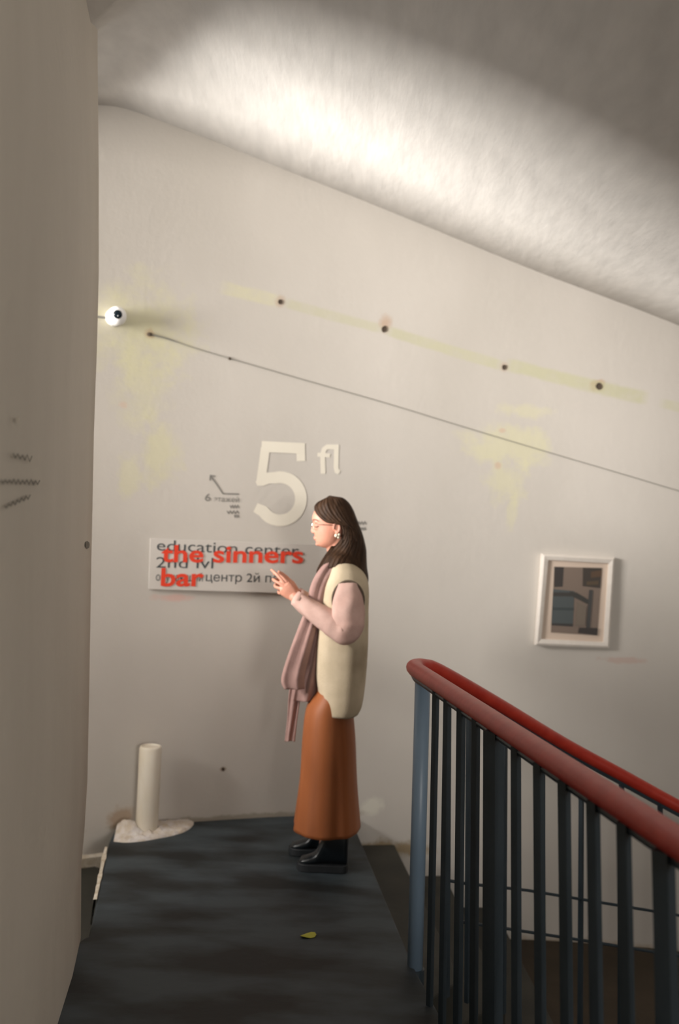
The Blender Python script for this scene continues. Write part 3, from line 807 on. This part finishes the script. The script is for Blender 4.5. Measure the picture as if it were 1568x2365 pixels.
# lips, lashes, brows
geo = Geo()
for (x, y, dz) in ((725.8, 1240.5, .0028), (727.0, 1245.5, .0034)):
    geo.tube([Q(x + 7, y + .5, -.020), Q(x + 2, y, -.012), Q(x, y, 0), Q(x + 2, y, .012), Q(x + 7, y + .5, .020)], [.001, dz, dz + .001, dz, .001], 8)
geo.build('lips', M['lip'], her, True)
geo = Geo()
for sgn in (-1, 1):
    geo.tube([Q(726, 1215.5, sgn * .018), Q(727.5, 1217.5, sgn * .030), Q(732, 1217.0, sgn * .042), Q(736, 1215, sgn * .049)], .0017, 6)
geo.build('eyelashes', M['eye'], her, kind='stuff')
geo = Geo()
for sgn in (-1, 1):
    geo.tube([Q(722.5, 1202, sgn * .012), Q(724, 1200.0, sgn * .028), Q(731, 1201, sgn * .048), Q(736, 1204, sgn * .056)], [.0016, .0026, .002, .001], 6)
geo.build('eyebrows', M['eye'], her, kind='stuff')
# glasses
gl = Geo()
for sgn in (-1, 1):
    gl.tube([Q(721 + 6 * (1 - math.cos(a)) * .5, 1213 + 10 * math.sin(a), sgn * (.030 + .021 * math.cos(a))) for a in [2 * PI * k / 20 for k in range(21)]], .0013, 6)
    gl.tube([Q(727, 1210, sgn * .052), Q(745, 1211, sgn * .074), Q(772, 1213, sgn * .080)], .0013, 6)
gl.tube([Q(721, 1211, -.010), Q(717.5, 1210, 0), Q(721, 1211, .010)], .0013, 6)
gl.build('glasses', M['gold'], her, label='thin wire glasses')
geo = Geo(); geo.ball(Q(776.5, 1237, -.088), .0085, .0085, .0085, 12, 8); geo.ball(Q(783, 1235, -.088), .006, .006, .006, 10, 7); geo.ball(Q(781.5, 1241, -.088), .006, .006, .006, 10, 7)
geo.build('earring', M['pearl'], her, True, label='pearl cluster earring')

# hair: sheets of strands running from the parting over the skull and down
F = [(752, 1155, .0), (736, 1160, -.018), (727, 1172, -.030), (733, 1188, -.055), (752, 1204, -.076), (768, 1208, -.083), (788, 1212, -.086), (793, 1230, -.084), (786, 1248, -.078), (768, 1268, -.072), (752, 1288, -.080), (742, 1308, -.090), (737, 1326, -.095)]
Bk = [(770, 1150, 0), (790, 1151, 0), (805, 1163, 0), (815, 1180, 0), (822, 1198, 0), (829, 1216, 0), (835, 1232, 0), (840, 1250, 0), (844, 1270, 0), (845, 1292, 0), (846, 1312, 0), (849, 1332, 0), (848, 1352, 0)]
Fk = [(i / 12.0,) + f for i, f in enumerate(F)]; Bkk = [(i / 12.0,) + f for i, f in enumerate(Bk)]
wk = [(0, .0), (.08, .035), (.17, .062), (.3, .086), (.45, .096), (.6, .098), (.75, .105), (.85, .125), (1, .135)]
def hairpt(s, t, side, lift=0.0):
    fx, fy, fd = interp(Fk, t); bx, by, bd_ = interp(Bkk, t); w = interp(wk, t)[0]
    x = fx + (bx - fx) * s
    yend = fy + (by - fy) * s
    if t < .3: yend -= 6 * math.sin(PI * s) * (1 - t / .3)
    # middle strands end on the shoulder
    cut = math.sin(PI * min(1, max(0, s))) ** .6 * 26 * max(0, (t - .75) / .25)
    y = yend - cut * (1 if s < .8 else (1 - s) * 5)
    g_ = math.sqrt(max(0, 1 - (max(0, s - .35) / .65) ** 2.2))
    g0 = max(0, 1 - s / .35)
    d = -(w * g_) * (1 - g0) + (fd * g0)
    return Q(x, y, (d * side if side < 0 else -d * side) if False else d * (1 if side < 0 else -1)) + Vector((0, lift * (-1 if side < 0 else 1), 0))
geo = Geo(); rows = []
ns, ntt = 56, 64
for j in range(ntt + 1):
    t = j / ntt; row = []
    for i in range(ns + 1):
        s = i / ns; gr = .0022 * math.sin(i * 2.6 + 2.0 * math.sin(t * 5)) + .003 * noise.noise(Vector((i * .35, t * 3, 2)))
        tt = min(1, t * (1 + .03 * noise.noise(Vector((i * .9, 0, 0)))))
        row.append(hairpt(s, tt, -1, -gr if t > .05 else 0))
    for i in range(ns - 1, -1, -1):
        s = i / ns; gr = .0022 * math.sin(i * 2.6)
        row.append(hairpt(s, t, 1, gr if t > .05 else 0))
    rows.append(row)
geo.grid(rows)
hair = geo.build('hair', M['hair'], her, True); solid(hair, .008, 0)
geo = Geo()
for k in range(170):
    side = -1 if k % 5 else 1
    s = random.random() ** 1.1; t0 = random.uniform(0, .5); t1 = random.uniform(.9, 1.04)
    ph = random.uniform(0, 6); pts = []; rr = []
    n = 14
    for i in range(n):
        t = t0 + (t1 - t0) * i / (n - 1)
        q = hairpt(min(1, max(0, s + .015 * math.sin(ph + t * 9))), min(1, t), side, -.003 if side < 0 else .003)
        if t > .9: q = q + Vector((.01 * math.sin(ph) * (t - .9) * 10, 0, -max(0, t - .97) * .35))
        pts.append(q); rr.append(.0030 * (1 - .8 * (i / (n - 1)) ** 3) * min(1, .3 + i * .3))
    geo.tube(pts, rr, 5)
for k in range(16):       # front lock hanging on the chest
    ph = random.uniform(-1, 1)
    pts = [Q(770 + 4 * ph, 1262, -.072), Q(754 + 5 * ph, 1286, -.085), Q(743 + 6 * ph, 1305, -.095), Q(737 + 6 * ph, 1320 + 3 * ph, -.095), Q(734 + 4 * ph, 1330 + 6 * ph, -.09)]
    pts = [Vector(p) for p in path([tuple(p) for p in pts], 12)]
    geo.tube(pts, [.0045 * (1 - .85 * (i / 11) ** 2) for i in range(12)], 5)
geo.build('hair_strands', M['hair'], her, True, kind='stuff')

# garments
def cloth(name, keys, mat, top=None, hem=None, m=40, n=72, folds=None, thick=.006, **k):
    """keys: (t, cx, y, halfwidth px, halfdepth m); hem(a) shifts lower rows"""
    rows = []
    for i in range(m):
        t = i / (m - 1); cx_, y, hw, hd = interp(keys, t); row = []
        for j in range(n):
            a = 2 * PI * j / n
            yy = y + (hem(a, t) if hem else 0)
            C_ = Q(cx_, yy)
            f = 1 + (folds(a, t) if folds else 0)
            c, s = math.cos(a), math.sin(a)
            row.append(C_ + Vector((hw * MP * f * math.copysign(abs(c) ** .85, c), hd * f * math.copysign(abs(s) ** .85, s), 0)))
        rows.append(row)
    geo = Geo(); geo.grid(rows, closed=True)
    o = geo.build(name, mat, her, True, **k); solid(o, thick, 1)
    return o
# skirt
cloth('skirt', [(0, 780, 1540, 34, .140), (.1, 775, 1588, 38, .150), (.2, 762, 1630, 50, .165), (.4, 759, 1700, 58, .175), (.7, 757, 1800, 63, .185), (.92, 754, 1880, 71, .200), (1, 753, 1906, 74, .205)], M['skirt'],
      folds=lambda a, t: (.022 * math.sin(7 * a + 1.3) + .02 * math.sin(3 * a + .4 + t) + .012 * math.sin(11 * a)) * t, m=44, n=120)
# vest: long at the back, shorter in front with a side slit
def vhem(a, t):
    fr = 0.5 - 0.5 * math.cos(a)                     # 1 at front (-x)
    k = 1 / (1 + math.exp(-(fr - .82) * 140))         # sharp slit
    return -40 * k * max(0, (t - .72) / .28)
cloth('vest', [(0, 788, 1290, 14, .072), (.05, 792, 1297, 24, .11), (.11, 797, 1311, 34, .160), (.18, 799, 1329, 43, .186), (.27, 797, 1356, 50, .198), (.42, 794, 1410, 52, .182), (.6, 790, 1490, 55, .175), (.8, 787, 1570, 53, .178), (.95, 785, 1625, 47, .178), (1, 782, 1640, 43, .174)],
      M['vest'], hem=vhem, folds=lambda a, t: (.020 * math.sin(5 * a + 2 * t) + .022 * math.sin(3 * a + 4 * t + 1)) * min(1, t * 2), m=60, n=140, thick=.008)
# armhole edge
geo = Geo()
lp = [Q(808 + 36 * math.cos(a) - 4, 1386 + 44 * math.sin(a), -.200 - .004 * math.cos(a)) for a in [2 * PI * k / 32 for k in range(33)]]
geo.tube(lp, .0055, 8); geo.build('armhole_edge', M['trim'], her, True)
# sleeves
def sleeve(sh, el, wr, side):
    geo = Geo()
    mid1 = Vector(sh).lerp(Vector(el), .5) + Vector((.004, .012 * side, 0)); mid2 = Vector(el).lerp(Vector(wr), .5) + Vector((0.004, .004 * side, -.014))
    ctr = path([tuple(sh), tuple(mid1), tuple(Vector(el) + Vector((.0, 0, -.004))), tuple(mid2), tuple(Vector(wr).lerp(Vector(el), .04))], 64)
    rad = [(0, .050), (.12, .062), (.3, .070), (.5, .064), (.65, .054), (.8, .045), (.95, .036), (1, .031)]
    n = 40; rows = []; up = Vector((0, 1, 0))
    for i, c in enumerate(ctr):
        c = Vector(c); t = (Vector(ctr[min(i + 1, 63)]) - Vector(ctr[max(i - 1, 0)])).normalized()
        up = (up - t * up.dot(t)).normalized(); sd = t.cross(up); r = interp(rad, i / 63)[0]; row = []
        for k in range(n):
            a = 2 * PI * k / n
            f = 1 + .04 * math.sin(a * 2 + i * .2) * math.sin(i * .3 + a) + .035 * math.sin(5 * a + i * .15) + (.03 * math.sin(i * .8) if 24 < i < 42 else 0)
            row.append(c + (sd * math.cos(a) + up * math.sin(a)) * r * f)
        rows.append(row)
    geo.grid(rows, closed=True)
    o = geo.build('sleeve', M['shirt'], her, True); solid(o, .003, 1)
    geo = Geo(); d = (Vector(el) - Vector(wr)).normalized()
    geo.tube([Vector(wr) + d * .0, Vector(wr) + d * .035], [.0315, .0345], 20, cap=False); o = geo.build('cuff', M['shirt'], her, True); solid(o, .003, 1)
sleeve(sL, eL, wL, -1); sleeve(sR, eR, wR, 1)

# scarf
def strip(name, keys, mat, m=48, n=28, seed=0, fringe=False, parent=None):
    """keys: (cx, cy, half width px, half thickness m, depth offset)"""
    rows = []
    for i, (x, y, hw, ht, dy) in enumerate(path(keys, m)):
        row = []
        for k in range(n):
            a = 2 * PI * k / n; c, s = math.cos(a), math.sin(a)
            fo = .35 * math.sin(c * 5.5 + seed + i * .05) + .15 * math.sin(c * 11 + seed * 2)
            row.append(Q(x + hw * c, y + 1.2 * math.sin(c * 4 + seed), dy + ht * s * (1 - .3 * abs(c)) + ht * fo))
        rows.append(row)
    geo = Geo(); geo.grid(rows, closed=True, capends=True)
    return geo.build(name, mat, her, True)
strip('scarf', [(772, 1292, 14, .016, -.078), (762, 1305, 17, .016, -.100), (746, 1330, 19, .016, -.125), (735, 1360, 20, .016, -.125), (728, 1395, 19, .016, -.11), (713, 1440, 21, .018, -.10), (697, 1490, 24, .02, -.10), (682, 1540, 26, .02, -.10), (676, 1572, 27, .02, -.10), (680, 1592, 24, .015, -.10)], M['scarf'], seed=.5)
strip('scarf_fold', [(752, 1330, 20, .03, -.04), (742, 1400, 20, .04, -.03), (733, 1460, 22, .04, -.03), (722, 1530, 26, .04, -.03), (713, 1580, 30, .04, -.03), (706, 1620, 30, .03, -.03)], M['scarf'], seed=2.0)
strip('scarf_end', [(688, 1560, 15, .012, .0), (680, 1610, 14, .012, .0), (675, 1660, 12, .012, .0), (669, 1712, 12, .010, .0)], M['scarf'], seed=4.0)
# collar of the scarf around the neck
geo = Geo(); geo.tube([Q(783 + 27 * math.cos(a), 1288 - 6 * math.cos(a), .075 * math.sin(a)) for a in [2 * PI * k / 24 for k in range(25)]], .017, 10)
geo.build('scarf_collar', M['scarf'], her, True)

# shoes
def shoe(xt, xh, dy, zb=0.0):
    heel = Q(xh, 1900, dy).x; toe = Q(xt, 1900, dy).x; Y = YB + dy; L = heel - toe
    prof = [(0, .020, .030), (.06, .034, .050), (.2, .044, .062), (.36, .043, .085), (.50, .040, .16), (.62, .042, .20), (.8, .042, .215), (.95, .040, .21), (1, .030, .20)]
    rows = []
    for i in range(30):
        t = i / 29; w, h = interp([(a_, b_, c_) for a_, b_, c_ in prof], t); x = toe + L * t
        row = []
        for k in range(20):
            a = 2 * PI * k / 20; c, s = math.cos(a), math.sin(a)
            row.append(Vector((x, Y + w * math.copysign(abs(c) ** .7, c), .028 + (h - .028) * .5 + (h - .028) * .5 * math.copysign(abs(s) ** .8, s))))
        rows.append(row)
    geo = Geo(); geo.grid(rows, closed=True, capends=True)
    so = geo.build('shoe', M['shoe'], her, True)
    pts = []
    for k in range(32):
        a = 2 * PI * k / 32; t = .5 - .5 * math.cos(a); w = interp([(a_, b_) for a_, b_, c_ in prof], min(1, max(0, t)))[0] + .007
        pts.append((toe - .006 + (L + .012) * t, Y + w * (1 if math.sin(a) > 0 else -1) * min(1, abs(math.sin(a)) * 2.2)))
    geo = Geo(); geo.prism(pts, 0.001, .036); bevel(geo.build('sole', M['sole'], so), .004)
shoe(692, 806, -.095); shoe(672, 786, .10)
